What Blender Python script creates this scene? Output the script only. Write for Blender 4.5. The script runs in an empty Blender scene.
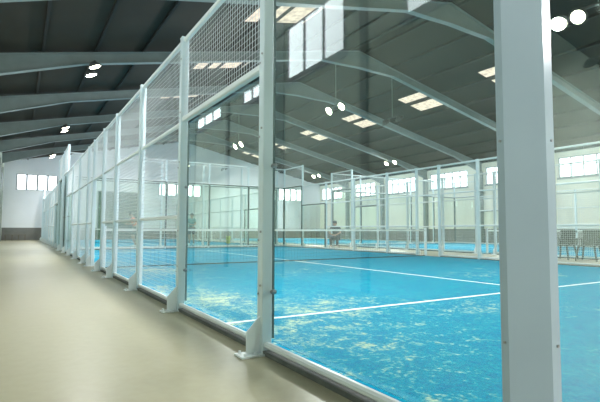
import bpy, bmesh, math, random
from mathutils import Vector, Matrix, Quaternion
random.seed(7)
C = bpy.context.scene.collection
PI = math.pi

# ------------------------------------------------------------------ materials
def new_mat(name):
    m = bpy.data.materials.new(name); m.use_nodes = True
    nt = m.node_tree; nt.nodes.clear()
    out = nt.nodes.new('ShaderNodeOutputMaterial')
    return m, nt, out

def N(nt, kind, **kw):
    n = nt.nodes.new(kind)
    for k, v in kw.items():
        if k in n.inputs.keys(): n.inputs[k].default_value = v
        else: setattr(n, k, v)
    return n

def mat(name, col, rough=0.5, metal=0.0, spec=0.5, var=0.06, scale=6.0, bump=0.0, bscale=60):
    m, nt, out = new_mat(name)
    b = N(nt, 'ShaderNodeBsdfPrincipled'); b.inputs['Roughness'].default_value = rough
    b.inputs['Metallic'].default_value = metal; b.inputs['Specular IOR Level'].default_value = spec
    tc = N(nt, 'ShaderNodeTexCoord'); nz = N(nt, 'ShaderNodeTexNoise'); nz.inputs['Scale'].default_value = scale
    nz.inputs['Detail'].default_value = 4
    nt.links.new(tc.outputs['Object'], nz.inputs['Vector'])
    r = N(nt, 'ShaderNodeValToRGB')
    r.color_ramp.elements[0].position = .3; r.color_ramp.elements[1].position = .7
    r.color_ramp.elements[0].color = (*[c*(1-var) for c in col], 1)
    r.color_ramp.elements[1].color = (*[min(1, c*(1+var)) for c in col], 1)
    nt.links.new(nz.outputs['Fac'], r.inputs['Fac']); nt.links.new(r.outputs['Color'], b.inputs['Base Color'])
    if bump:
        n2 = N(nt, 'ShaderNodeTexNoise'); n2.inputs['Scale'].default_value = bscale
        nt.links.new(tc.outputs['Object'], n2.inputs['Vector'])
        bp = N(nt, 'ShaderNodeBump'); bp.inputs['Strength'].default_value = bump
        nt.links.new(n2.outputs['Fac'], bp.inputs['Height']); nt.links.new(bp.outputs['Normal'], b.inputs['Normal'])
    nt.links.new(b.outputs['BSDF'], out.inputs['Surface'])
    return m

def emis(name, col, strength, tex=None):
    m, nt, out = new_mat(name)
    e = N(nt, 'ShaderNodeEmission'); e.inputs['Strength'].default_value = strength
    if tex:
        tc = N(nt, 'ShaderNodeTexCoord'); nz = N(nt, 'ShaderNodeTexNoise'); nz.inputs['Scale'].default_value = tex
        nz.inputs['Detail'].default_value = 6
        nt.links.new(tc.outputs['Object'], nz.inputs['Vector'])
        r = N(nt, 'ShaderNodeValToRGB'); r.color_ramp.elements[0].position = .35; r.color_ramp.elements[1].position = .62
        r.color_ramp.elements[0].color = (*[c*.62 for c in col], 1); r.color_ramp.elements[1].color = (*col, 1)
        nt.links.new(nz.outputs['Fac'], r.inputs['Fac']); nt.links.new(r.outputs['Color'], e.inputs['Color'])
    else:
        e.inputs['Color'].default_value = (*col, 1)
    nt.links.new(e.outputs['Emission'], out.inputs['Surface'])
    return m

def glass_mat():
    m, nt, out = new_mat('tempered_glass')
    tr = N(nt, 'ShaderNodeBsdfTransparent'); tr.inputs['Color'].default_value = (.966, .996, .974, 1)
    gl = N(nt, 'ShaderNodeBsdfGlossy'); gl.inputs['Roughness'].default_value = 0.0
    gl.inputs['Color'].default_value = (.95, 1, .98, 1)
    df = N(nt, 'ShaderNodeBsdfDiffuse'); df.inputs['Color'].default_value = (.75, .85, .8, 1)
    # thin film of dust
    mx0 = N(nt, 'ShaderNodeMixShader')
    tc = N(nt, 'ShaderNodeTexCoord'); nz = N(nt, 'ShaderNodeTexNoise'); nz.inputs['Scale'].default_value = 1.3; nz.inputs['Detail'].default_value = 5
    mr = N(nt, 'ShaderNodeMapRange'); mr.inputs['To Min'].default_value = .004; mr.inputs['To Max'].default_value = .015
    nt.links.new(tc.outputs['Object'], nz.inputs['Vector']); nt.links.new(nz.outputs['Fac'], mr.inputs['Value'])
    nt.links.new(mr.outputs['Result'], mx0.inputs[0]); nt.links.new(tr.outputs[0], mx0.inputs[1]); nt.links.new(df.outputs[0], mx0.inputs[2])
    geo = N(nt, 'ShaderNodeNewGeometry')
    ior = N(nt, 'ShaderNodeMapRange'); ior.inputs['To Min'].default_value = 1.46; ior.inputs['To Max'].default_value = 1/1.46
    fr = N(nt, 'ShaderNodeFresnel')
    nt.links.new(geo.outputs['Backfacing'], ior.inputs['Value']); nt.links.new(ior.outputs['Result'], fr.inputs['IOR'])
    mx = N(nt, 'ShaderNodeMixShader')
    nt.links.new(fr.outputs[0], mx.inputs[0]); nt.links.new(mx0.outputs[0], mx.inputs[1]); nt.links.new(gl.outputs[0], mx.inputs[2])
    nt.links.new(mx.outputs[0], out.inputs['Surface'])
    return m

def turf_mat():
    m, nt, out = new_mat('blue_turf')
    b = N(nt, 'ShaderNodeBsdfPrincipled'); b.inputs['Roughness'].default_value = .9; b.inputs['Specular IOR Level'].default_value = .05
    tc = N(nt, 'ShaderNodeTexCoord')
    L = nt.links.new
    n1 = N(nt, 'ShaderNodeTexNoise'); n1.inputs['Scale'].default_value = .32; n1.inputs['Detail'].default_value = 3
    n2 = N(nt, 'ShaderNodeTexNoise'); n2.inputs['Scale'].default_value = 4.6; n2.inputs['Detail'].default_value = 10; n2.inputs['Roughness'].default_value = .74
    n2.inputs['Distortion'].default_value = .6
    n3 = N(nt, 'ShaderNodeTexNoise'); n3.inputs['Scale'].default_value = 30; n3.inputs['Detail'].default_value = 6
    n4 = N(nt, 'ShaderNodeTexNoise'); n4.inputs['Scale'].default_value = 130; n4.inputs['Detail'].default_value = 2
    for n in (n1, n2, n3, n4): L(tc.outputs['Object'], n.inputs['Vector'])
    # base colour: two blues
    rb = N(nt, 'ShaderNodeValToRGB')
    rb.color_ramp.elements[0].position = .3; rb.color_ramp.elements[0].color = (0.000, .155, .36, 1)
    rb.color_ramp.elements[1].position = .72; rb.color_ramp.elements[1].color = (.0, .385, .455, 1)
    mixf = N(nt, 'ShaderNodeMath', operation='MULTIPLY_ADD'); mixf.inputs[1].default_value = .45
    L(n3.outputs['Fac'], mixf.inputs[0])
    h = N(nt, 'ShaderNodeMath', operation='MULTIPLY'); h.inputs[1].default_value = .55
    L(n2.outputs['Fac'], h.inputs[0]); L(h.outputs[0], mixf.inputs[2]); L(mixf.outputs[0], rb.inputs['Fac'])
    # sand: patchy
    s1 = N(nt, 'ShaderNodeMath', operation='MULTIPLY_ADD'); s1.inputs[1].default_value = .55
    L(n1.outputs['Fac'], s1.inputs[0])
    s2 = N(nt, 'ShaderNodeMath', operation='MULTIPLY'); s2.inputs[1].default_value = .62
    L(n2.outputs['Fac'], s2.inputs[0]); L(s2.outputs[0], s1.inputs[2])
    s3 = N(nt, 'ShaderNodeMath', operation='MULTIPLY_ADD'); s3.inputs[1].default_value = .34
    L(n3.outputs['Fac'], s3.inputs[0]); L(s1.outputs[0], s3.inputs[2])
    # the sand lies thicker along the side walls of the court (object x near 0)
    sx = N(nt, 'ShaderNodeSeparateXYZ'); L(tc.outputs['Object'], sx.inputs[0])
    edge = N(nt, 'ShaderNodeMapRange'); edge.inputs['From Min'].default_value = .3; edge.inputs['From Max'].default_value = 4.2
    edge.inputs['To Min'].default_value = .07; edge.inputs['To Max'].default_value = -.02
    L(sx.outputs['X'], edge.inputs['Value'])
    s4 = N(nt, 'ShaderNodeMath', operation='ADD'); L(s3.outputs[0], s4.inputs[0]); L(edge.outputs[0], s4.inputs[1])
    rs = N(nt, 'ShaderNodeValToRGB'); rs.color_ramp.elements[0].position = .825; rs.color_ramp.elements[0].color = (0, 0, 0, 1)
    rs.color_ramp.elements[1].position = .93; rs.color_ramp.elements[1].color = (.8, .8, .8, 1)
    L(s4.outputs[0], rs.inputs['Fac'])
    mx = N(nt, 'ShaderNodeMix'); mx.data_type = 'RGBA'
    L(rs.outputs['Color'], mx.inputs[0]); L(rb.outputs['Color'], mx.inputs[6]); mx.inputs[7].default_value = (.62, .66, .42, 1)
    # fibre speckle
    sp = N(nt, 'ShaderNodeValToRGB'); sp.color_ramp.elements[0].position = .3; sp.color_ramp.elements[0].color = (.62, .66, .70, 1)
    sp.color_ramp.elements[1].position = .7; sp.color_ramp.elements[1].color = (1.0, 1.0, 1.0, 1)
    L(n4.outputs['Fac'], sp.inputs['Fac'])
    mm = N(nt, 'ShaderNodeMix'); mm.data_type = 'RGBA'; mm.blend_type = 'MULTIPLY'; mm.inputs[0].default_value = 1
    L(mx.outputs[2], mm.inputs[6]); L(sp.outputs['Color'], mm.inputs[7]); L(mm.outputs[2], b.inputs['Base Color'])
    bp = N(nt, 'ShaderNodeBump'); bp.inputs['Strength'].default_value = .35; bp.inputs['Distance'].default_value = .01
    L(n4.outputs['Fac'], bp.inputs['Height']); L(bp.outputs['Normal'], b.inputs['Normal'])
    L(b.outputs['BSDF'], out.inputs['Surface'])
    return m

def floor_mat():
    m, nt, out = new_mat('painted_floor')
    b = N(nt, 'ShaderNodeBsdfPrincipled'); b.inputs['Specular IOR Level'].default_value = .28
    tc = N(nt, 'ShaderNodeTexCoord'); L = nt.links.new
    n1 = N(nt, 'ShaderNodeTexNoise'); n1.inputs['Scale'].default_value = .9; n1.inputs['Detail'].default_value = 6; n1.inputs['Roughness'].default_value = .6
    n2 = N(nt, 'ShaderNodeTexNoise'); n2.inputs['Scale'].default_value = 14; n2.inputs['Detail'].default_value = 5
    L(tc.outputs['Object'], n1.inputs['Vector']); L(tc.outputs['Object'], n2.inputs['Vector'])
    ad = N(nt, 'ShaderNodeMath', operation='MULTIPLY_ADD'); ad.inputs[1].default_value = .35
    L(n2.outputs['Fac'], ad.inputs[0]); h = N(nt, 'ShaderNodeMath', operation='MULTIPLY'); h.inputs[1].default_value = .65
    L(n1.outputs['Fac'], h.inputs[0]); L(h.outputs[0], ad.inputs[2])
    r = N(nt, 'ShaderNodeValToRGB'); r.color_ramp.elements[0].position = .3; r.color_ramp.elements[0].color = (.275, .255, .165, 1)
    r.color_ramp.elements[1].position = .68; r.color_ramp.elements[1].color = (.335, .32, .22, 1)
    L(ad.outputs[0], r.inputs['Fac']); L(r.outputs['Color'], b.inputs['Base Color'])
    rr = N(nt, 'ShaderNodeMapRange'); rr.inputs['To Min'].default_value = .24; rr.inputs['To Max'].default_value = .42
    L(n1.outputs['Fac'], rr.inputs['Value']); L(rr.outputs[0], b.inputs['Roughness'])
    L(b.outputs['BSDF'], out.inputs['Surface'])
    return m

M = {}
M['post'] = mat('pale_grey_paint', (.60, .71, .75), .32, 0, .5, .025, 3, .03, 90)
M['white'] = mat('white_paint', (.74, .79, .80), .35, 0, .5, .02, 3)
M['corner'] = mat('blue_grey_paint', (.36, .45, .53), .2, 0, .5, .025, 3, .03, 90)
M['wire'] = mat('white_coated_wire', (.64, .69, .70), .45, 0, .4, .02, 3)
M['glass'] = glass_mat()
M['gasket'] = mat('dark_rubber', (.05, .085, .08), .6, 0, .3, .1, 20)
M['steel'] = mat('zinc_bolt', (.32, .33, .34), .35, .8, .5, .05, 30)
M['turf'] = turf_mat()
M['line'] = mat('white_line_turf', (.72, .80, .80), .85, 0, .2, .08, 18, .2, 130)
M['floor'] = floor_mat()
M['wall'] = mat('painted_wall', (.68, .71, .73), .7, 0, .3, .03, .8, .05, 20)
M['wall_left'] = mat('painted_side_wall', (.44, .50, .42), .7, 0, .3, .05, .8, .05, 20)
M['wall_right'] = mat('painted_right_wall', (.90, .88, .76), .7, 0, .3, .03, .8, .05, 20)
M['dado'] = mat('grey_dado_paint', (.16, .165, .15), .6, 0, .3, .12, 2.0, .1, 20)
M['pilaster'] = mat('grey_green_steel', (.17, .20, .18), .5, 0, .4, .06, 3)
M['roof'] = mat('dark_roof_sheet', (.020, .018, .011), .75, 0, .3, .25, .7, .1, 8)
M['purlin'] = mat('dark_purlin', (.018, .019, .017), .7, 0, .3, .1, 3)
M['beam'] = mat('grey_green_beam_paint', (.20, .24, .23), .5, 0, .4, .08, 2)
M['gap_shade_strip'] = mat('dark_gap_shade', (.11, .12, .11), .7, 0, .3, .2, 8)  # dark colour standing for the shaded gap beneath the fence rails
M['win'] = emis('daylight_glass', (.88, .95, 1.0), 5.0)
M['sky'] = emis('skylight_sheet', (1.0, .88, .72), 1.15, 5)
M['frame'] = mat('window_frame_grey', (.30, .33, .34), .5)
M['lens'] = emis('lamp_glow', (1.0, .96, .70), 38)
M['lamp'] = mat('lamp_housing', (.09, .095, .09), .5, .3)
M['wirelamp'] = mat('suspension_wire', (.30, .36, .32), .5, .3)
M['net'] = mat('black_net_cord', (.03, .05, .045), .8, 0, .2)
M['tape'] = mat('white_net_tape', (.62, .66, .63), .7, 0, .3)
M['chair'] = mat('dark_green_plastic', (.018, .035, .028), .45)
M['door'] = mat('green_shutter_paint', (.035, .085, .06), .5)
M['skin'] = mat('skin', (.50, .31, .22), .55)
M['hair'] = mat('dark_hair', (.02, .016, .013), .6)
M['eye'] = mat('eye_dark', (.02, .02, .02), .2)
M['teal'] = mat('teal_cloth', (.06, .26, .29), .8)
M['orange'] = mat('orange_cloth', (.95, .20, .04), .8)
M['darkcloth'] = mat('charcoal_cloth', (.035, .04, .045), .85)
M['navy'] = mat('navy_cloth', (.03, .04, .07), .85)
M['greycloth'] = mat('grey_cloth', (.25, .27, .27), .85)
M['shoe'] = mat('white_shoe', (.7, .7, .7), .6)
M['wood'] = mat('brown_slats', (.13, .12, .09), .6, 0, .3, .2, 6)
M['yellow'] = mat('yellow_green_felt', (.62, .75, .08), .9)

# ------------------------------------------------------------------ mesh helpers
class MB:
    def __init__(s): s.v = []; s.f = []
    def add(s, vs, fs):
        o = len(s.v); s.v += [tuple(v) for v in vs]; s.f += [tuple(i+o for i in f) for f in fs]
    def box(s, a, b):
        (x0, y0, z0), (x1, y1, z1) = a, b
        x0, x1 = min(x0, x1), max(x0, x1); y0, y1 = min(y0, y1), max(y0, y1); z0, z1 = min(z0, z1), max(z0, z1)
        s.add([(x0,y0,z0),(x1,y0,z0),(x1,y1,z0),(x0,y1,z0),(x0,y0,z1),(x1,y0,z1),(x1,y1,z1),(x0,y1,z1)],
              [(0,3,2,1),(4,5,6,7),(0,1,5,4),(1,2,6,5),(2,3,7,6),(3,0,4,7)])
    def rbox(s, a, b, r=.008):
        # box with chamfered long (z) edges
        (x0, y0, z0), (x1, y1, z1) = a, b
        P = [(x0+r,y0),(x1-r,y0),(x1,y0+r),(x1,y1-r),(x1-r,y1),(x0+r,y1),(x0,y1-r),(x0,y0+r)]
        s.prism(P, z0, z1)
    def prism(s, P, z0, z1):
        n = len(P)
        s.add([(x,y,z0) for x,y in P]+[(x,y,z1) for x,y in P],
              [tuple(range(n-1,-1,-1)), tuple(range(n,2*n))]+[(i,(i+1)%n,(i+1)%n+n,i+n) for i in range(n)])
    def prism_y(s, P, y0, y1):   # polygon in x,z extruded along y
        n = len(P)
        s.add([(x,y0,z) for x,z in P]+[(x,y1,z) for x,z in P],
              [tuple(range(n)), tuple(range(2*n-1,n-1,-1))]+[(i,i+n,(i+1)%n+n,(i+1)%n) for i in range(n)])
    def tube(s, a, b, r, n=8, r2=None, cap=True):
        a = Vector(a); b = Vector(b); d = (b-a).normalized(); r2 = r if r2 is None else r2
        u = d.cross(Vector((0,0,1)));
        if u.length < 1e-3: u = d.cross(Vector((1,0,0)))
        u.normalize(); w = d.cross(u)
        vs = [a+(u*math.cos(2*PI*i/n)+w*math.sin(2*PI*i/n))*r for i in range(n)]+[b+(u*math.cos(2*PI*i/n)+w*math.sin(2*PI*i/n))*r2 for i in range(n)]
        fs = [(i,i+n,(i+1)%n+n,(i+1)%n) for i in range(n)]
        if cap: fs += [tuple(range(n)), tuple(range(2*n-1,n-1,-1))]
        s.add(vs, fs)
    def ball(s, c, rx, ry=None, rz=None, nu=14, nv=9):
        ry = rx if ry is None else ry; rz = rx if rz is None else rz
        vs = [(c[0],c[1],c[2]+rz)]
        for j in range(1,nv):
            t = PI*j/nv
            for i in range(nu):
                p = 2*PI*i/nu; vs.append((c[0]+rx*math.sin(t)*math.cos(p), c[1]+ry*math.sin(t)*math.sin(p), c[2]+rz*math.cos(t)))
        vs.append((c[0],c[1],c[2]-rz)); fs = []
        for i in range(nu): fs.append((0,1+i,1+(i+1)%nu))
        for j in range(nv-2):
            for i in range(nu):
                a = 1+j*nu+i; b = 1+j*nu+(i+1)%nu; fs.append((a,a+nu,b+nu,b))
        l = len(vs)-1
        for i in range(nu): fs.append((l, 1+(nv-2)*nu+(i+1)%nu, 1+(nv-2)*nu+i))
        s.add(vs, fs)
    def mesh(s, name, m):
        me = bpy.data.meshes.new(name); me.from_pydata(s.v, [], s.f); me.materials.append(m); me.update(); return me
    def build(s, name, m, parent=None, smooth=False):
        me = s.mesh(name, m)
        if smooth:
            for p in me.polygons: p.use_smooth = True
        return link(name, me, parent)

def link(name, me, parent=None, loc=(0,0,0), rz=0):
    o = bpy.data.objects.new(name, me); C.objects.link(o); o.location = loc; o.rotation_euler = (0,0,rz)
    if parent: o.parent = parent
    return o
def thing(name, label, cat, loc=(0,0,0), rz=0, group=None):
    o = bpy.data.objects.new(name, None); C.objects.link(o); o.empty_display_size = .2
    o.location = loc; o.rotation_euler = (0,0,rz); o['label'] = label; o['category'] = cat
    if group: o['group'] = group
    return o
def struct(name, mb, m, label=None):
    o = mb.build(name, m); o['kind'] = 'structure'
    if label: o['label'] = label
    return o
def copy_tree(o, parent=None):
    c = o.copy(); C.objects.link(c); c.parent = parent
    for ch in list(o.children): copy_tree(ch, c)
    return c

# ------------------------------------------------------------------ the hall
XL, XR, Y0, Y1 = -2.6, 26.0, -8.0, 40.0
XA, ZA, SL = 11.0, 8.743, .2142
def zr(x): return ZA - SL*abs(x-XA)
FR = [14.7+5.06*k for k in range(-4, 5)]
LX, LY = 10.2, 19.8          # main court
NX0, NX1 = 13.2, 23.2        # neighbouring court
B0, B1 = 20.6, 38.8          # courts behind

b = MB(); b.box((XL-.3, Y0-.3, -.2), (XR+.3, Y1+.3, 0)); struct('floor', b, M['floor'], 'beige painted concrete floor with faint stains')

def wall_y(name, x0, x1, wins, z0, z1, ztop):    # side wall with window openings; wins = [(ya, yb)]
    b = MB()
    b.box((x0, Y0-.3, 0), (x1, Y1+.3, z0)); b.box((x0, Y0-.3, z1), (x1, Y1+.3, ztop))
    y = Y0-.3
    for ya, yb in sorted(wins):
        b.box((x0, y, z0), (x1, ya, z1)); y = yb
    b.box((x0, y, z0), (x1, Y1+.3, z1))
    return b

winL = []; winR = []
for fy in FR:
    winL += [(fy-.01, fy+1.79), (fy+2.35, fy+3.78)]
    winR += [(fy+1.2, fy+4.75)]
winL = [w for w in winL if w[0] > Y0 and w[1] < Y1-.3]; winR = [w for w in winR if w[0] > Y0 and w[1] < Y1-.3]
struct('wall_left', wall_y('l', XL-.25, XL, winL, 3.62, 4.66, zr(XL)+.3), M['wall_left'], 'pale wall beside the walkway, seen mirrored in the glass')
struct('wall_right', wall_y('r', XR, XR+.25, winR, 4.0, 5.2, zr(XR)+.3), M['wall_right'], 'white side wall beyond the second court')
winF = [(-1.8, 1.03), (8.9, 12.8), (20.9, 23.75)]
def gable(name, ya, yb, wins):
    b = MB(); z0, z1 = 3.84, 5.05
    b.box((XL, ya, 0), (XR, yb, z0)); x = XL
    for xa, xb in wins: b.box((x, ya, z0), (xa, yb, z1)); x = xb
    b.box((x, ya, z0), (XR, yb, z1))
    b.prism_y([(XL, z1), (XR, z1), (XR, zr(XR)+.3), (XA, ZA+.3), (XL, zr(XL)+.3)], ya, yb)
    return b
struct('wall_back', gable('b', Y1, Y1+.25, winF), M['wall'], 'white gable wall at the far end of the hall')
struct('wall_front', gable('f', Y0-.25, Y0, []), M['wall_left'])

wn = 0
def window_y(x, side, ya, yb, z0, z1, panes, hbar):
    """window in a side wall; side=+1 means the room is towards +x"""
    global wn; wn += 1
    b = MB(); xo = x - side*(.16 if hbar else .03)
    b.box((xo-.01, ya, z0), (xo+.01, yb, z1))
    w = struct('window_%d' % wn, b, M['win'], 'daylit band window high in the side wall')
    f = MB(); t = .045; xi0, xi1 = (x-side*.14, x-side*.02) if hbar else (x-side*.018, x+side*.012)
    f.box((xi0, ya, z0), (xi1, yb, z0+t)); f.box((xi0, ya, z1-t), (xi1, yb, z1))
    for i in range(panes+1):
        y = ya+(yb-ya)*i/panes; y = min(max(y, ya+t/2), yb-t/2); f.box((xi0, y-t/2, z0+t), (xi1, y+t/2, z1-t))
    if hbar: zm = z0+(z1-z0)*.58; f.box((xi0+side*.02, ya, zm-.018), (xi1-side*.02, yb, zm+.018))
    f.build('window_frame', M['frame'], w)
    s = MB(); s.box((x-side*.0, ya-.06, z0-.10), (x+side*(.07 if hbar else .03), yb+.06, z0-.0)); s.build('window_sill', M['frame'], w)
for ya, yb in winL: window_y(XL, 1, ya, yb, 3.62, 4.66, 3, False)
for i, (ya, yb) in enumerate(winR): window_y(XR, -1, ya, yb, 4.0, 5.2, 5, True)
for xa, xb in winF:
    wn += 1; b = MB(); b.box((xa, Y1+.15, 3.84), (xb, Y1+.17, 5.05)); w = struct('window_%d' % wn, b, M['win'], 'daylit window in the far gable wall')
    n = 4 if xb-xa < 3.5 else 5; f = MB()
    f.box((xa, Y1+.03, 3.84), (xb, Y1+.13, 3.89)); f.box((xa, Y1+.03, 5.0), (xb, Y1+.13, 5.05))
    for i in range(n+1):
        x = min(max(xa+(xb-xa)*i/n, xa+.03), xb-.03); f.box((x-.07, Y1+.01, 3.89), (x+.07, Y1+.13, 5.0))
    f.build('window_frame', M['frame'], w)

# grey painted dados
b = MB(); b.box((XL, Y1-.02, 0), (3.95, Y1, .95)); struct('trim_1', b, M['dado'], 'dark grey painted band along the foot of the far wall')
b = MB(); b.box((7.45, Y1-.02, 0), (XR, Y1, .95)); struct('trim_2', b, M['dado'])
b = MB(); b.box((XR-.02, Y0, 0), (XR, Y1-.02, .95)); struct('trim_3', b, M['dado'], 'dark grey painted band along the foot of the right wall')

# roller door in the far wall
b = MB()
n = 26
P = []
for i in range(n):
    z = 3.9*i/n; P += [(3.98, z)]
b.box((4.0, Y1-.05, 0), (7.4, Y1, 3.95))
for i in range(n): b.box((4.05, Y1-.075, 3.9*i/n+.02), (7.35, Y1-.05, 3.9*(i+1)/n-.02))
d = struct('door_1', b, M['door'], 'tall dark green shutter door in the far wall')
b = MB(); b.box((3.95, Y1-.09, 0), (4.02, Y1, 4.02)); b.box((7.38, Y1-.09, 0), (7.45, Y1, 4.02)); b.box((4.02, Y1-.09, 3.95), (7.38, Y1, 4.02))
b.build('door_frame', M['frame'], d)

# dark pilasters on the left wall
k = 0
for fy in FR:
    for off, w in ((-.48, .07), (2.06, .2)):
        y = fy+off
        if y < Y0+.3: continue
        b = MB(); b.box((XL, y-w, 0), (XL+.05, y+w, zr(XL)-.7)); k += 1
        o = struct('trim_%d' % (3+k), b, M['pilaster'])

# roof sheets with the skylight openings, purlins
SKY = []
for fy in FR[:-1]+[FR[-1]]:
    for (xa, xb) in ((15.6, 16.42), (16.52, 17.38), (4.3, 5.3), (5.45, 6.5)):
        SKY.append((xa, xb, fy+.66, fy+2.4))
for side, (xa, xb) in (('left', (XL-.3, XA)), ('right', (XA, XR+.3))):
    b = MB(); T = .09
    cols = sorted({s[0] for s in SKY if xa < s[0] < xb} | {s[1] for s in SKY if xa < s[0] < xb} | {xa, xb})
    def slab(x0, x1, y0, y1):
        P = [(x0, y0, zr(x0)+T), (x1, y0, zr(x1)+T), (x1, y1, zr(x1)+T), (x0, y1, zr(x0)+T)]
        Q = [(p[0], p[1], p[2]+.1) for p in P]
        b.add(P+Q, [(0,1,2,3),(7,6,5,4),(0,4,5,1),(1,5,6,2),(2,6,7,3),(3,7,4,0)])
    for i in range(len(cols)-1):
        c0, c1 = cols[i], cols[i+1]; holes = sorted([(s[2], s[3]) for s in SKY if abs(s[0]-c0) < 1e-6])
        y = Y0-.3
        for h0, h1 in holes: slab(c0, c1, y, h0); y = h1
        slab(c0, c1, y, Y1+.3)
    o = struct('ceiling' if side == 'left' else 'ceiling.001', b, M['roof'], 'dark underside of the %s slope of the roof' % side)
    # purlins along the hall
    p = MB()
    n = 9
    for i in range(n+1):
        x = xa+.35+(xb-xa-.7)*i/n
        p.box((x-.035, Y0, zr(x)+.0), (x+.035, Y1, zr(x)+.10))
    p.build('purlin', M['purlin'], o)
for i, (xa, xb, ya, yb) in enumerate(SKY):
    if yb > Y1-.2: continue
    wn += 1; b = MB(); T = .11
    P = [(xa, ya, zr(xa)+T), (xb, ya, zr(xb)+T), (xb, yb, zr(xb)+T), (xa, yb, zr(xa)+T)]; Q = [(p[0], p[1], p[2]+.03) for p in P]
    b.add(P+Q, [(0,1,2,3),(7,6,5,4),(0,4,5,1),(1,5,6,2),(2,6,7,3),(3,7,4,0)])
    struct('window_%d' % wn, b, M['sky'], 'pale translucent skylight panel in the dark roof')

# portal frames
def depth(x):
    d = .34
    e = min(x-XL, XR-x)
    if e < 2.7: d = .34+.30*(1-e/2.7)
    a = abs(x-XA)
    if a < 2.0: d = max(d, .36+.36*(1-a/2.0)+SL*0)
    return d
xs = [XL, XL+1.3, XL+2.7, 5, XA-2, XA-1, XA, XA+1, XA+2, 16, XR-2.7, XR-1.3, XR]
def rafter():
    t = MB(); w = .012
    top = [(x, zr(x)) for x in xs]; bot = [(x, zr(x)-depth(x)) for x in xs]
    for i in range(len(xs)-1):
        (xa, za), (xb, zb), (xc, zc), (xd, zd) = top[i], top[i+1], bot[i+1], bot[i]
        t.prism_y([(xd, zd), (xc, zc), (xb, zb), (xa, za)], -w, w)
        t.prism_y([(xa, za-.02), (xb, zb-.02), (xb, zb), (xa, za)], -.11, .11)
        t.prism_y([(xd, zd-.02), (xc, zc-.02), (xc, zc), (xd, zd)], -.11, .11)
    return t.mesh('roof_beam', M['beam'])
rme = rafter()
cm = MB()
for s_ in (0, 1): cm.box((XR-.35, -.11, 0), (XR, .11, zr(XR)-.6)) if s_ else None
cme = cm.mesh('wall_column', M['beam'])
for i, fy in enumerate(FR):
    o = link('roof_beam', rme, None, (0, fy, 0)); o['kind'] = 'structure'; o['label'] = 'grey haunched portal rafter spanning the hall under the dark roof'
    o = link('wall_column', cme, None, (0, fy, 0)); o['kind'] = 'structure'

# ------------------------------------------------------------------ courts (turf and lines)
turf_data = [('main', 0, LX, 0, LY), ('behind', 0, LX, B0, B1), ('neighbour', NX0, NX1, 0, LY), ('neighbour_behind', NX0, NX1, B0, B1)]
lines = []
for nm, x0, x1, y0, y1 in turf_data:
    b = MB(); b.box((0, 0, 0), (x1-x0-.08, y1-y0-.08, .012)); me = b.mesh('artificial_turf', M['turf'])
    o = link('artificial_turf', me, None, (x0+.04, y0+.04, 0)); o['kind'] = 'structure'; o['label'] = 'bright blue sanded artificial turf'
    l = MB(); z = .0125; xm = (x0+x1)/2 if nm != 'main' else 5.0; w = .028; s0, s1 = y0+3.05, y1-2.9
    def strip(xa, xb, ya, yb): l.box((xa, ya, z-.004), (xb, yb, z+.002))
    strip(x0+.06, x1-.06, s0-w, s0+w); strip(x0+.06, x1-.06, s1-w, s1+w); strip(xm-w, xm+w, s0+w, s1-w)
    o = struct('court_line', l, M['line'], 'white service lines on the blue turf')

# ------------------------------------------------------------------ fences
# local frame of a fence: u along +x, outside is -y, z up
def wires(u0, u1, z0, z1, c=.05, r=.0019):
    b = MB()
    def q(a, e, du):
        o = len(b.v)
        if du:
            for (x, z) in (a, e): b.v += [(x, -r, z), (x, 0, z-r), (x, r, z), (x, 0, z+r)]
        else:
            for (x, z) in (a, e): b.v += [(x-r, 0, z), (x, -r, z), (x+r, 0, z), (x, r, z)]
        for i in range(4): b.f.append((o+i, o+(i+1) % 4, o+(i+1) % 4+4, o+i+4))
    n = max(1, round((u1-u0)/c)); m_ = max(1, round((z1-z0)/c))
    for i in range(n+1):
        u = u0+(u1-u0)*i/n; q((u, z0), (u, z1), False)
    for j in range(m_+1):
        z = z0+(z1-z0)*j/m_; q((u0, z), (u1, z), True)
    return b
_cache = {}
def cached(key, fn):
    if key not in _cache: _cache[key] = fn()
    return _cache[key]

def post_mesh(h):
    b = MB(); b.rbox((-.04, -.04, .012), (.04, .04, h), .006); b.box((-.042, -.042, h), (.042, .042, h+.012))
    for z in (.75, 1.35, 1.95, 2.55):
        pass
    return b.mesh('post', M['post'])
def foot_mesh():
    b = MB(); b.box((-.07, -.20, .0), (.07, .05, .012))
    P = [(-.04, .012), (-.14, .012), (-.14, .16), (-.04, .265)]
    for (u0, u1) in ((-.006, .006),):
        n = 4
        b.add([(u0, y, z) for y, z in P]+[(u1, y, z) for y, z in P], [(0,1,2,3),(7,6,5,4),(0,4,5,1),(1,5,6,2),(2,6,7,3),(3,7,4,0)])
    for x in (-.045, .045):
        for y in (-.17, -.09): b.tube((x, y, .012), (x, y, .03), .011, 6)
    return b.mesh('base_plate', M['white'])
def bolt_mesh(zs):
    b = MB(); b.tube((0, 0, 0), (0, -.008, 0), .008, 8)
    return b.mesh('bolt', M['steel'])
def clamp_mesh():
    b = MB(); b.tube((0, .0, 0), (0, -.03, 0), .016, 10); b.tube((0, -.03, 0), (0, -.038, 0), .010, 8); b.tube((0,-.012,0),(-.05,-.012,0),.006,6)
    return b.mesh('glass_clamp', M['steel'])

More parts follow.
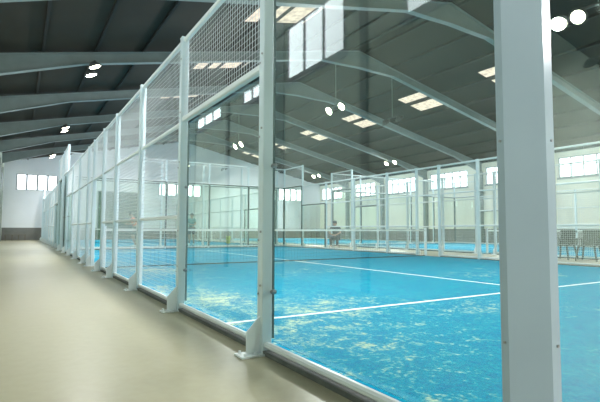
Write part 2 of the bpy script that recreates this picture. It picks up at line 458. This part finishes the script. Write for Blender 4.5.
def fence(label, loc, rz, posts, panels, group=None, detail=False):
    """posts: [(u, height)], panels: [(u0, u1, kind)], kind in glass4/glass3/mesh3/door3/mesh1/none.
       the glass stands on the inner (+y) side of the posts"""
    t = thing('court_fence', label, 'fence', loc, rz, group)
    for u, h in posts:
        p = link('post', cached(('post', h), lambda: post_mesh(h)), t, (u, 0, 0))
        link('base_plate', cached('foot', foot_mesh), p)
        if detail and u > 13:
            for z in (.42, .80, 1.55, 2.1, 2.7):
                link('bolt', cached('bolt', lambda: bolt_mesh(0)), p, (-.02, -.04, z)); link('bolt', cached('bolt', lambda: bolt_mesh(0)), p, (.015, -.04, z+.06))
    for u0, u1, kind in panels:
        a, e = u0+.04, u1-.04; L = e-a
        top = 4.0 if kind == 'glass4' else 3.0
        gz = {'glass4': 3.0, 'glass3': 2.05}.get(kind)
        key = (round(L, 3), kind)
        bars = [('top_rail', .025, top-.05, top)]
        if kind != 'door3': bars.append(('bottom_rail', .022, .045, .088))
        if gz: bars.append(('middle_rail', .03, gz, gz+.06))
        elif kind == 'door3': bars.append(('lintel', .025, 2.02, 2.07))
        else: bars += [('middle_rail', .022, 2.03, 2.075), ('middle_rail', .022, .99, 1.035)]
        for nm_, hw, za_, zb_ in bars:
            def rail():
                c_ = .012; q = MB()
                Q = [(-hw, za_+c_), (-hw+c_, za_), (hw-c_, za_), (hw, za_+c_), (hw, zb_-c_), (hw-c_, zb_), (-hw+c_, zb_), (-hw, zb_-c_)]
                q.add([(0, y, z) for y, z in Q]+[(L, y, z) for y, z in Q], [tuple(range(7, -1, -1)), tuple(range(8, 16))]+[(i, (i+1) % 8, (i+1) % 8+8, i+8) for i in range(8)])
                return q.mesh(nm_, M['white'])
            link(nm_, cached((nm_, round(L, 3), za_, zb_), rail), t, (a, 0, 0))
        if gz:
            def g():
                b = MB(); b.box((-.01, .012, .088), (L+.01, .022, gz-.005)); return b.mesh('glass_pane', M['glass'])
            gp = link('glass_pane', cached(('glass',)+key, g), t, (a, 0.03, 0))
            bits = [(-.022, -.013), (L+.006, L+.015)] if detail else [(-.06, -.004), (L+.004, L+.06)]
            for ua, ub in bits:
                def gk():
                    q = MB(); q.box((ua, 0, .105), (ub, .034, gz-.005)); return q.mesh('gasket', M['gasket'])
                link('gasket', cached(('gasket', round(ua, 3), gz), gk), gp)
            if not detail:
                def gt():
                    q = MB(); q.box((0, 0, gz-.03), (L, .034, gz+.015)); return q.mesh('gasket', M['gasket'])
                link('gasket', cached(('gaskettop', round(L, 3), gz), gt), gp)
            if detail:
                for z in (.44, 1.33):
                    link('glass_clamp', cached('clamp', clamp_mesh), gp, (.05, .01, z))
            zw0 = gz+.05
        else: zw0 = .12 if kind != 'door3' else 2.05
        def w(): return wires(0, L, zw0, top-.02).mesh('wire_mesh', M['wire'])
        link('wire_mesh', cached(('wire',)+key, w), t, (a, 0, 0))
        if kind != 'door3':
            def shade_strip():
                b = MB(); b.box((0, -.03, 0), (L, .05, .03)); return b.mesh('gap_shade_strip', M['gap_shade_strip'])  # flat strip painted dark in place of the shadow under the bottom rail
            link('gap_shade_strip', cached(('gap_shade_strip', round(L, 3)), shade_strip), t, (a, 0, 0))
    return t

def side_posts(L0, door, tall=(True, True)):
    """posts along a side: 4 m at the ends and one in, 3 m between"""
    return None

# main court, walkway side: fence line x = 0, u runs along +y, outside = -x  -> rotate +90 deg, then local +y = -x. use mirrored frame: rz=90: u->+y, local y->-x
# so for this side the inside must be local -y; build with rz=-90 and u running towards -y instead.
def run(u_list, start):   # helper to convert world stations to local ones for rz=-90 (u = start - y)
    return [start-u for u in u_list]

def side_fence(label, x, ys, heights, kinds, inside, detail=False):
    """fence along y at x. inside=+1: court on +x side; -1: court on -x side."""
    if inside > 0:      # outside is -x : rz=-90 gives u->-y, local +y->+x
        y_end = ys[-1]; posts = [(y_end-y, h) for y, h in zip(ys, heights) if h]
        pans = [(y_end-ys[i+1], y_end-ys[i], kinds[i]) for i in range(len(kinds)) if kinds[i]]
        return fence(label, (x, y_end, 0), -PI/2, posts, pans, None, detail)
    y_s = ys[0]; posts = [(y-y_s, h) for y, h in zip(ys, heights) if h]
    pans = [(ys[i]-y_s, ys[i+1]-y_s, kinds[i]) for i in range(len(kinds)) if kinds[i]]
    return fence(label, (x, y_s, 0), PI/2, posts, pans, None, detail)
def end_fence(label, y, x0, x1, inside, n=5, h=4.0, first=True, last=True):
    x0, x1 = x0+.035, x1-.035
    us = [(x1-x0)*i/n for i in range(n+1)]
    pans = [(us[i], us[i+1], 'glass4') for i in range(n)]
    sel = [(u, h) for i, u in enumerate(us) if (i > 0 or first) and (i < n or last)]
    if inside > 0: return fence(label, (x0, y, 0), 0, sel, pans)
    sel = [((x1-x0)-u, h) for u, h in sel]
    return fence(label, (x1, y, 0), PI, sel, pans)

# near side fence of the main court; corner post at y=0 is made separately
ysm = [0.045, 2, 4, 6, 8, 9.5, 10.95, 12, 14, 16, 18, 19.8]
near = side_fence('long white mesh and glass fence along the walkway, nearest the camera', -.017, ysm,
    [0, 4, 3, 3, 3, 3, 3, 3, 3, 3, 4, 4],
    ['glass4', 'glass3', 'mesh3', 'mesh3', 'mesh3', 'door3', 'mesh3', 'mesh3', 'mesh3', 'glass3', 'glass4'], 1, True)
# faceted corner post
cp = MB()
P = [(-.05, .082), (-.05, .052), (.04, -.05), (.09, -.05), (.09, -.004), (.02, .02), (-.004, .082)]
cp.prism(P, .012, 4.02)
yloc = 19.8
c_post = cp.build('corner_post', M['corner'], near)
# local transform: world (x,y) -> fence local (u,v): u = 19.8 - y, v = x ; rotate mesh by +90 to undo the parent's -90
c_post.rotation_euler = (0, 0, PI/2); c_post.location = (yloc, .017, 0)
for z in (.18, .48, 1.2, 1.95, 2.2, 2.75, 3.4):
    for a_, e_ in (((-.05, .067, z), (-.055, .067, z)), ((.072, -.05, z-.004), (.072, -.055, z-.004))):
        cb = MB(); cb.tube(a_, e_, .005, 8); cb.build('bolt', M['steel'], c_post)
cf = MB(); cf.prism([(-.12, .16), (-.12, -.02), (-.02, -.12), (.16, -.12), (.16, .0), (.0, .0), (.0, .16)], 0, .012); cf.build('base_plate', M['white'], c_post)

end_fence('glass back wall at the corner post nearest the camera', 0, .055, LX, 1, first=False, last=False)
side_fence('far side fence of the main court, behind the net, before two dark chairs', LX, [0, 2, 4, 6, 8, 9.5, 10.5, 12, 14, 16, 18, 19.8],
    [4, 4, 3, 3, 3, 3, 3, 3, 3, 3, 4, 4], ['glass4', 'glass3', 'mesh3', 'mesh3', 'mesh3', 'door3', 'mesh3', 'mesh3', 'mesh3', 'glass3', 'glass4'], -1)
end_fence('glass wall closing the far end of the main court, beyond the net', LY, 0, LX, -1, first=False, last=False)
ysb = [20.6, 22.6, 24.6, 26.6, 28.6, 30.6, 31.6, 33.2, 34.8, 36.8, 38.8]
hb = [4, 4, 3, 3, 3, 3, 3, 3, 3, 4, 4]; kb_ = ['glass4', 'glass3', 'mesh3', 'mesh3', 'mesh3', 'door3', 'mesh3', 'mesh3', 'glass3', 'glass4']
side_fence('white fence farther down the walkway, reaching towards the far wall', 0, ysb, hb, kb_, 1)
side_fence('inner side fence of the court behind the main court', LX, ysb, hb, kb_, -1)
end_fence('glass wall of the rear court, just behind the main court end wall', B0, 0, LX, 1, first=False, last=False)
ysn = [4, 6, 8, 9.6, 10.4, 12, 14, 16, 18, 19.8]
side_fence('near side fence of the neighbouring court, right behind the dark chairs', NX0, ysn, [3, 3, 3, 3, 3, 3, 3, 3, 4, 4],
    ['mesh3', 'mesh3', 'mesh3', 'door3', 'mesh3', 'mesh3', 'mesh3', 'glass3', 'glass4'], 1)
side_fence('farthest side fence, before the windowed right wall', NX1, [6, 8, 9.6, 10.4, 12, 14, 16, 18, 19.8], [3, 3, 3, 3, 3, 3, 3, 4, 4],
    ['mesh3', 'mesh3', 'door3', 'mesh3', 'mesh3', 'mesh3', 'glass3', 'glass4'], -1)
end_fence('glass end wall of the neighbouring court', LY, NX0, NX1, -1, first=False, last=False)

# ------------------------------------------------------------------ nets
def net(label, x0, x1, y):
    t = thing('tennis_net', label, 'net', (x0, y, 0)); L = x1-x0
    b = MB(); c = .09; r = .0012; n = int(L/c)
    for i in range(n+1):
        u = L*i/n; b.box((u-r, -r, .03), (u+r, r, .84))
    for j in range(10): z = .03+.81*j/9; b.box((0, -r, z-r), (L, r, z+r))
    b.build('net_mesh', M['net'], t)
    b = MB(); b.box((0, -.012, .83), (L, .012, .885)); b.build('net_tape', M['tape'], t)
    b = MB(); b.box((0, -.006, .013), (L, .006, .035)); b.build('bottom_cord', M['net'], t)
    for u in (-.02, L+.02):
        b = MB(); b.rbox((u-.035, -.035, .012), (u+.035, .035, .93), .01); b.box((u-.04, -.04, .93), (u+.04, .04, .945)); b.build('net_post', M['white'], t)
net('white taped net across the main court', .12, LX-.12, 10.03)
net('net across the court behind the main court', .12, LX-.12, 30.0)
net('net across the neighbouring court, partly behind the fence', NX0+.12, NX1-.12, 10.03)

# ------------------------------------------------------------------ floodlights
def make_lamp(L, tilt, drop):
    """twin floodlight: bar along y, a head at each end; tilt>0 faces +x"""
    t = thing('floodlight', L, 'floodlight')
    b = MB(); b.box((-.03, -.48, .02), (.03, .48, .07)); b.build('mounting_bar', M['lamp'], t)
    b = MB(); b.tube((0, 0, .07), (0, 0, drop), .011, 6); b.build('suspension_wire', M['wirelamp'], t)
    for y in (-.45, .45):
        h = MB(); h.tube((0, 0, .10), (0, 0, -.02), .10, 14, .20); h.tube((0, 0, -.02), (0, 0, -.05), .21, 14)
        ho = h.build('lamp_head', M['lamp'], t, True); ho.location = (0, y, -.08); ho.rotation_euler = (0, -tilt, 0)
        l = MB(); l.tube((0, 0, -.051), (0, 0, -.058), .16, 16); l.build('lens', M['lens'], ho)
    return t
def lamp_light(x, y, z, tilt, W):
    for dy in (-.45, .45):
        d = bpy.data.lights.new('flood_beam', 'AREA'); d.shape = 'DISK'; d.size = .32; d.energy = W; d.color = (.97, .985, 1.0); d.spread = 2.7
        o = bpy.data.objects.new('flood_beam', d); C.objects.link(o)
        o.location = (x+math.sin(tilt)*.16, y+dy, z-.08-math.cos(tilt)*.10); o.rotation_euler = (0, -tilt, 0)
lamps = []
rows = [(.3, .35, 'over the walkway fence'), (9.8, -.95, 'on the court side under the ridge'), (13.0, .78, 'aimed away over the neighbouring court'), (22.2, -.75, 'by the right wall')]
where = {4.58: 'nearest of its row', 14.7: 'second nearest of its row', 24.82: 'third of its row', 34.94: 'farthest of its row'}
LW = 178
for (x, tilt, nm) in rows:
    for y in (-5.54, 4.58, 14.7, 24.82, 34.94):
        z = 6.0 if x != 9.8 else 6.1
        lamp_light(x, y, z, tilt, LW*(1.42 if x in (13.0, 22.2) else 1.0))
        vis = {(.3): (14.7, 24.82, 34.94), 9.8: (4.58, 14.7, 24.82, 34.94), 13.0: (4.58, 14.7, 24.82, 34.94), 22.2: (14.7, 24.82, 34.94)}[x]
        if y == -5.54 or (x == .3 and y == 4.58) or (x == 22.2 and y == 4.58): pass
        t = make_lamp('twin floodlight %s, %s' % (nm, where.get(y, 'behind the camera')), tilt, zr(x)-depth(x)-z)
        t.location = (x, y-(.28 if (x, y) == (9.8, 4.58) else 0), z); t['group'] = 'twin floodlights under the roof'

# ------------------------------------------------------------------ chairs
def make_chair(label, loc, rz):
    t = thing('plastic_chair', label, 'chair', loc, rz, 'dark chairs in the aisle')
    b = MB()   # seat, faces local +y
    P = [(-.22, -.21), (.22, -.21), (.24, 0), (.22, .22), (.14, .25), (-.14, .25), (-.22, .22), (-.24, 0)]
    b.prism(P, .42, .445); s = b.build('seat', M['chair'], t)
    b = MB()
    for i in range(7):
        x0 = -.215+i*.063; c = .03*(1-((i-3)/3)**2)
        b.add([(x0, -.20-c, .46), (x0+.056, -.20-c, .46), (x0+.056, -.28-c, .84), (x0, -.28-c, .84), (x0, -.22-c, .46), (x0+.056, -.22-c, .46), (x0+.056, -.30-c, .84), (x0, -.30-c, .84)],
              [(0,1,2,3),(7,6,5,4),(0,4,5,1),(1,5,6,2),(2,6,7,3),(3,7,4,0)])
    b.prism([(-.24, -.27), (-.12, -.315), (.12, -.315), (.24, -.27), (.24, -.30), (.12, -.345), (-.12, -.345), (-.24, -.30)][::-1], .80, .88)
    b.build('backrest', M['chair'], t)
    for s_ in (-1, 1):
        b = MB(); b.box((s_*.235, -.25, .62), (s_*.295, .20, .645)); b.tube((s_*.265, .18, .44), (s_*.265, .18, .62), .02, 8); b.tube((s_*.255, -.25, .44), (s_*.265, -.25, .63), .02, 8)
        b.build('armrest', M['chair'], t)
        for y0, y1 in ((.20, .27), (-.19, -.27)):
            b = MB(); b.tube((s_*.20, y0, .43), (s_*.27, y1, 0), .032, 8, .022); b.build('leg', M['chair'], t)
    return t
make_chair('dark plastic armchair beside the post, left one of the pair in the aisle', (12.55, 6.80, 0), PI/2)
make_chair('dark plastic armchair farther from the thick post, right one of the aisle pair', (12.55, 6.08, 0), PI/2+.15)

# low bench by the far wall
t = thing('low_bench', 'low dark slatted bench at the foot of the far wall by the walkway', 'bench', (-1.7, 39.3, 0))
b = MB()
for i in range(4): b.box((-.7, -.2+i*.1, .40), (.7, -.12+i*.1, .43))
b.build('seat', M['wood'], t)
for x in (-.62, -.2, .2, .62):
    b = MB(); b.box((x-.03, -.18, 0), (x+.03, .16, .40)); b.build('leg', M['wood'], t)

# ball basket
t = thing('ball_basket', 'small wire basket heaped with yellow green balls behind the end glass', 'basket', (9.0, 24.3, .012))
b = MB()
for k in range(14):
    a = 2*PI*k/14; b.tube((.13*math.cos(a), .13*math.sin(a), .0), (.17*math.cos(a), .17*math.sin(a), .38), .004, 4)
for z, r in ((.0, .13), (.19, .15), (.38, .17)):
    for k in range(14):
        a = 2*PI*k/14; c = 2*PI*(k+1)/14; b.tube((r*math.cos(a), r*math.sin(a), z), (r*math.cos(c), r*math.sin(c), z), .005, 4)
b.prism([(.13*math.cos(2*PI*k/14), .13*math.sin(2*PI*k/14)) for k in range(14)], 0, .008)
b.build('basket_frame', M['lamp'], t)
b = MB()
for k in range(46):
    a = random.random()*2*PI; r = .12*math.sqrt(random.random()); z = .05+.40*k/46
    b.ball((r*math.cos(a), r*math.sin(a), z), .033, nu=8, nv=6)
o = b.build('ball_heap', M['yellow'], t, True); o['kind'] = 'stuff'

# ------------------------------------------------------------------ people
def skin_obj(name, nodes, edges, m, parent=None, root=0, sub=2):
    """nodes: [(pos, r)]"""
    me = bpy.data.meshes.new(name); me.from_pydata([Vector(n[0]) for n in nodes], edges, []); me.materials.append(m)
    o = bpy.data.objects.new(name, me); C.objects.link(o)
    sk = o.modifiers.new('skin', 'SKIN'); sk.use_smooth_shade = True
    lay = me.skin_vertices[0].data
    for i, n in enumerate(nodes):
        r = n[1]; lay[i].radius = (r, r) if not isinstance(r, tuple) else r; lay[i].use_root = (i == root)
    s = o.modifiers.new('sub', 'SUBSURF'); s.levels = sub; s.render_levels = sub
    dg = bpy.context.evaluated_depsgraph_get(); dg.update()
    ev = bpy.data.meshes.new_from_object(o.evaluated_get(dg))
    o.modifiers.clear(); o.data = ev; o.name = name
    for p in ev.polygons: p.use_smooth = True
    if parent: o.parent = parent
    return o

def person(label, loc, rz, J, shirt, shorts, longlegs=False):
    """J: joints in local space, facing local +y. builds a skinned body plus clothes, hair, shoes"""
    t = thing('person', label, 'person', loc, rz)
    n = []; e = []
    def a(p, r, par=None):
        n.append((J[p] if isinstance(p, str) else p, r)); i = len(n)-1
        if par is not None: e.append((par, i))
        return i
    hip = a('hip', .125); bel = a('belly', .115, hip); ch = a('chest', .135, bel); nk0 = a('neck0', .06, ch); nk = a('neck', .052, nk0)
    hd0 = a('head0', .085, nk); hd1 = a('head1', .098, hd0); hd2 = a('head2', .07, hd1)
    for s in ('L', 'R'):
        sh = a('sh'+s, .062, ch); el = a('el'+s, .042, sh); wr = a('wr'+s, .028, el); hn = a('hn'+s, .034, wr)
        H = Vector(J['hn'+s]); W = Vector(J['wr'+s]); d = (H-W).normalized(); side = d.cross(Vector((0, 1, .2))).normalized()
        up = side.cross(d).normalized()
        for k, (off, ln) in enumerate(((-.030, .062), (-.010, .075), (.010, .080), (.030, .070))):
            b0 = H+side*off+d*.03; b1 = b0+d*ln*.55+up*.012; b2 = b1+d*ln*.4+up*.03
            i0 = a(tuple(b0), .010, hn); i1 = a(tuple(b1), .009, i0); a(tuple(b2), .008, i1)
        th = a(tuple(H+side*-.045+d*-.01), .011, hn); a(tuple(H+side*-.062+d*.03+up*.02), .010, th)
        hp = a('hp'+s, .085, hip); kn = a('kn'+s, .058, hp); an = a('an'+s, .040, kn); he = a('ft'+s, .038, an); a('to'+s, .030, he)
    body = skin_obj('body', n, e, M['skin'], t, 0, 2)
    # shirt
    n2 = [(J['hip'], .137), (J['belly'], .130), (J['chest'], .150), (J['neck0'], .072)]; e2 = [(0,1),(1,2),(2,3)]
    for s in ('L', 'R'):
        i = len(n2); mid = tuple(Vector(J['sh'+s]).lerp(Vector(J['el'+s]), .72)); n2 += [(J['sh'+s], .078), (mid, .062)]; e2 += [(2, i), (i, i+1)]
    skin_obj('shirt', n2, e2, shirt, t, 0, 2)
    n3 = [(J['hip'], .142)]; e3 = []
    for s in ('L', 'R'):
        i = len(n3); k = 1.0 if longlegs else .85
        n3 += [(J['hp'+s], .102), (tuple(Vector(J['hp'+s]).lerp(Vector(J['kn'+s]), k)), .078)]; e3 += [(0, i), (i, i+1)]
        if longlegs: n3.append((tuple(Vector(J['kn'+s]).lerp(Vector(J['an'+s]), .95)), .056)); e3.append((i+1, i+2))
    skin_obj('trousers' if longlegs else 'shorts', n3, e3, shorts, t, 0, 2)
    for s in ('L', 'R'):
        F = Vector(J['ft'+s]); T = Vector(J['to'+s]); b = Vector(J['an'+s])
        skin_obj('shoe', [(tuple(F+Vector((0, -.02, 0))), .046), (tuple(F.lerp(T, .5)), .046), (tuple(T+(T-F)*.15), .038)], [(0,1),(1,2)], M['shoe'], t, 0, 2)
    # head details: hair cap, ears, nose, eyes, mouth on the skull centre
    Hc = Vector(J['head1']); up = (Vector(J['head2'])-Vector(J['head0'])).normalized(); fwd = Vector(J.get('face', (0, 1, 0)))
    fwd = (fwd-up*fwd.dot(up)).normalized(); rt = fwd.cross(up)
    R = Matrix((rt, fwd, up)).transposed().to_4x4(); T = Matrix.Translation(Hc) @ R
    h = MB(); h.ball((0, -.022, .03), .098, .108, .105); ho = h.build('hair', M['hair'], t, True); ho.matrix_local = T
    f = MB(); f.ball((0, .105, -.025), .014, .020, .022, 8, 6); f.ball((-.098, 0, -.02), .014, .025, .032, 8, 6); f.ball((.098, 0, -.02), .014, .025, .032, 8, 6)
    fo = f.build('nose_and_ears', M['skin'], t, True); fo.matrix_local = T
    for sx in (-.034, .034):
        g = MB(); g.ball((sx, .092, .0), .011, .008, .008, 8, 6); go = g.build('eye', M['eye'], t, True); go.matrix_local = T
    g = MB(); g.ball((0, .095, -.058), .024, .008, .006, 8, 6); go = g.build('mouth', mat('lip', (.4, .16, .13)), t, True); go.matrix_local = T
    return t
def stand_J(lean=0.0, arms='down'):
    def L(x, y, z):      # lean forward about the hips
        if z > .95: dz = z-.95; return (x, y+dz*math.sin(lean), .95+dz*math.cos(lean))
        return (x, y, z)
    J = dict(hip=(0, 0, .93), belly=L(0, .0, 1.08), chest=L(0, 0, 1.30), neck0=L(0, -.01, 1.45), neck=L(0, 0, 1.49), head0=L(0, .02, 1.56), head1=L(0, .015, 1.63), head2=L(0, 0, 1.68))
    for s, k in (('L', -1), ('R', 1)):
        J['sh'+s] = L(k*.185, 0, 1.40)
        if arms == 'down': J['el'+s] = L(k*.24, .02, 1.12); J['wr'+s] = L(k*.25, .12, .90); J['hn'+s] = L(k*.25, .16, .83)
        else: J['el'+s] = L(k*.25, .05, 1.14); J['wr'+s] = L(k*.14, .28, 1.10); J['hn'+s] = L(k*.10, .35, 1.12)
        J['hp'+s] = (k*.095, 0, .86); J['kn'+s] = (k*.12, .04+.10*(lean > 0), .48); J['an'+s] = (k*.13, -.02, .09); J['ft'+s] = (k*.13, -.02, .045); J['to'+s] = (k*.145, .15, .035)
    return J
person('person in a teal shirt and dark shorts standing beyond the end glass', (6.66, 23.95, .012), PI*.75, stand_J(0, 'fwd'), M['teal'], M['navy'])
person('person in an orange shirt leaning forward beyond the end glass', (3.46, 22.9, .012), PI*.5, stand_J(.35, 'fwd'), M['orange'], M['greycloth'])
# seated person
J = dict(hip=(0, -.02, .52), belly=(0, .02, .66), chest=(0, .10, .87), neck0=(0, .16, 1.01), neck=(0, .18, 1.05), head0=(0, .22, 1.11), head1=(0, .235, 1.18), head2=(0, .22, 1.23))
for s, k in (('L', -1), ('R', 1)):
    J['sh'+s] = (k*.19, .12, .97); J['el'+s] = (k*.28, .25, .74); J['wr'+s] = (k*.12, .42, .64); J['hn'+s] = (k*.06, .47, .62)
    J['hp'+s] = (k*.10, .05, .52); J['kn'+s] = (k*.16, .45, .52); J['an'+s] = (k*.15, .42, .10); J['ft'+s] = (k*.15, .42, .045); J['to'+s] = (k*.17, .58, .035)
person('person in dark clothes sitting hunched on a stool in the aisle', (11.6, 17.2, 0), 2.3, J, M['darkcloth'], M['darkcloth'], True)
t = thing('stool', 'plain grey stool under the seated person in the aisle', 'stool', (11.6, 17.2, 0), 2.3)
b = MB(); b.prism([(.17*math.cos(2*PI*k/16), .17*math.sin(2*PI*k/16)) for k in range(16)], .355, .38); b.build('seat', M['frame'], t)
for k in range(4):
    a_ = PI/4+k*PI/2; b = MB(); b.tube((.12*math.cos(a_), .12*math.sin(a_), .36), (.19*math.cos(a_), .19*math.sin(a_), 0), .014, 8); b.build('leg', M['frame'], t)

# ------------------------------------------------------------------ world, camera, view
w = bpy.data.worlds.new('World'); bpy.context.scene.world = w; w.use_nodes = True
w.node_tree.nodes['Background'].inputs['Color'].default_value = (.75, .85, 1, 1); w.node_tree.nodes['Background'].inputs['Strength'].default_value = .6

cam = bpy.data.cameras.new('camera'); co = bpy.data.objects.new('camera', cam); C.objects.link(co)
cam.sensor_width = 36; cam.lens = 460.605*36/600; cam.clip_start = .05; cam.clip_end = 200
R = Vector((0.85340375, -0.52124152, 0.00305168)); U = Vector((-0.03479489, -0.05112458, 0.99808596)); F = Vector((0.52008783, 0.85187649, 0.06176645))
mw = Matrix((R, U, -F)).transposed().to_4x4(); mw.translation = (-1.53664, -.97034, .87674); co.matrix_world = mw
sc = bpy.context.scene; sc.camera = co
sc.view_settings.view_transform = 'Standard'; sc.view_settings.look = 'None'; sc.view_settings.gamma = 1; sc.view_settings.use_curve_mapping = False
sc.view_settings.exposure = 0.22
try:
    cy = sc.cycles
    cy.transparent_max_bounces = 48; cy.max_bounces = 8; cy.diffuse_bounces = 4; cy.glossy_bounces = 5; cy.sample_clamp_indirect = 6
    cy.use_denoising = True; cy.caustics_reflective = False; cy.caustics_refractive = False
except Exception as ex: print(ex)
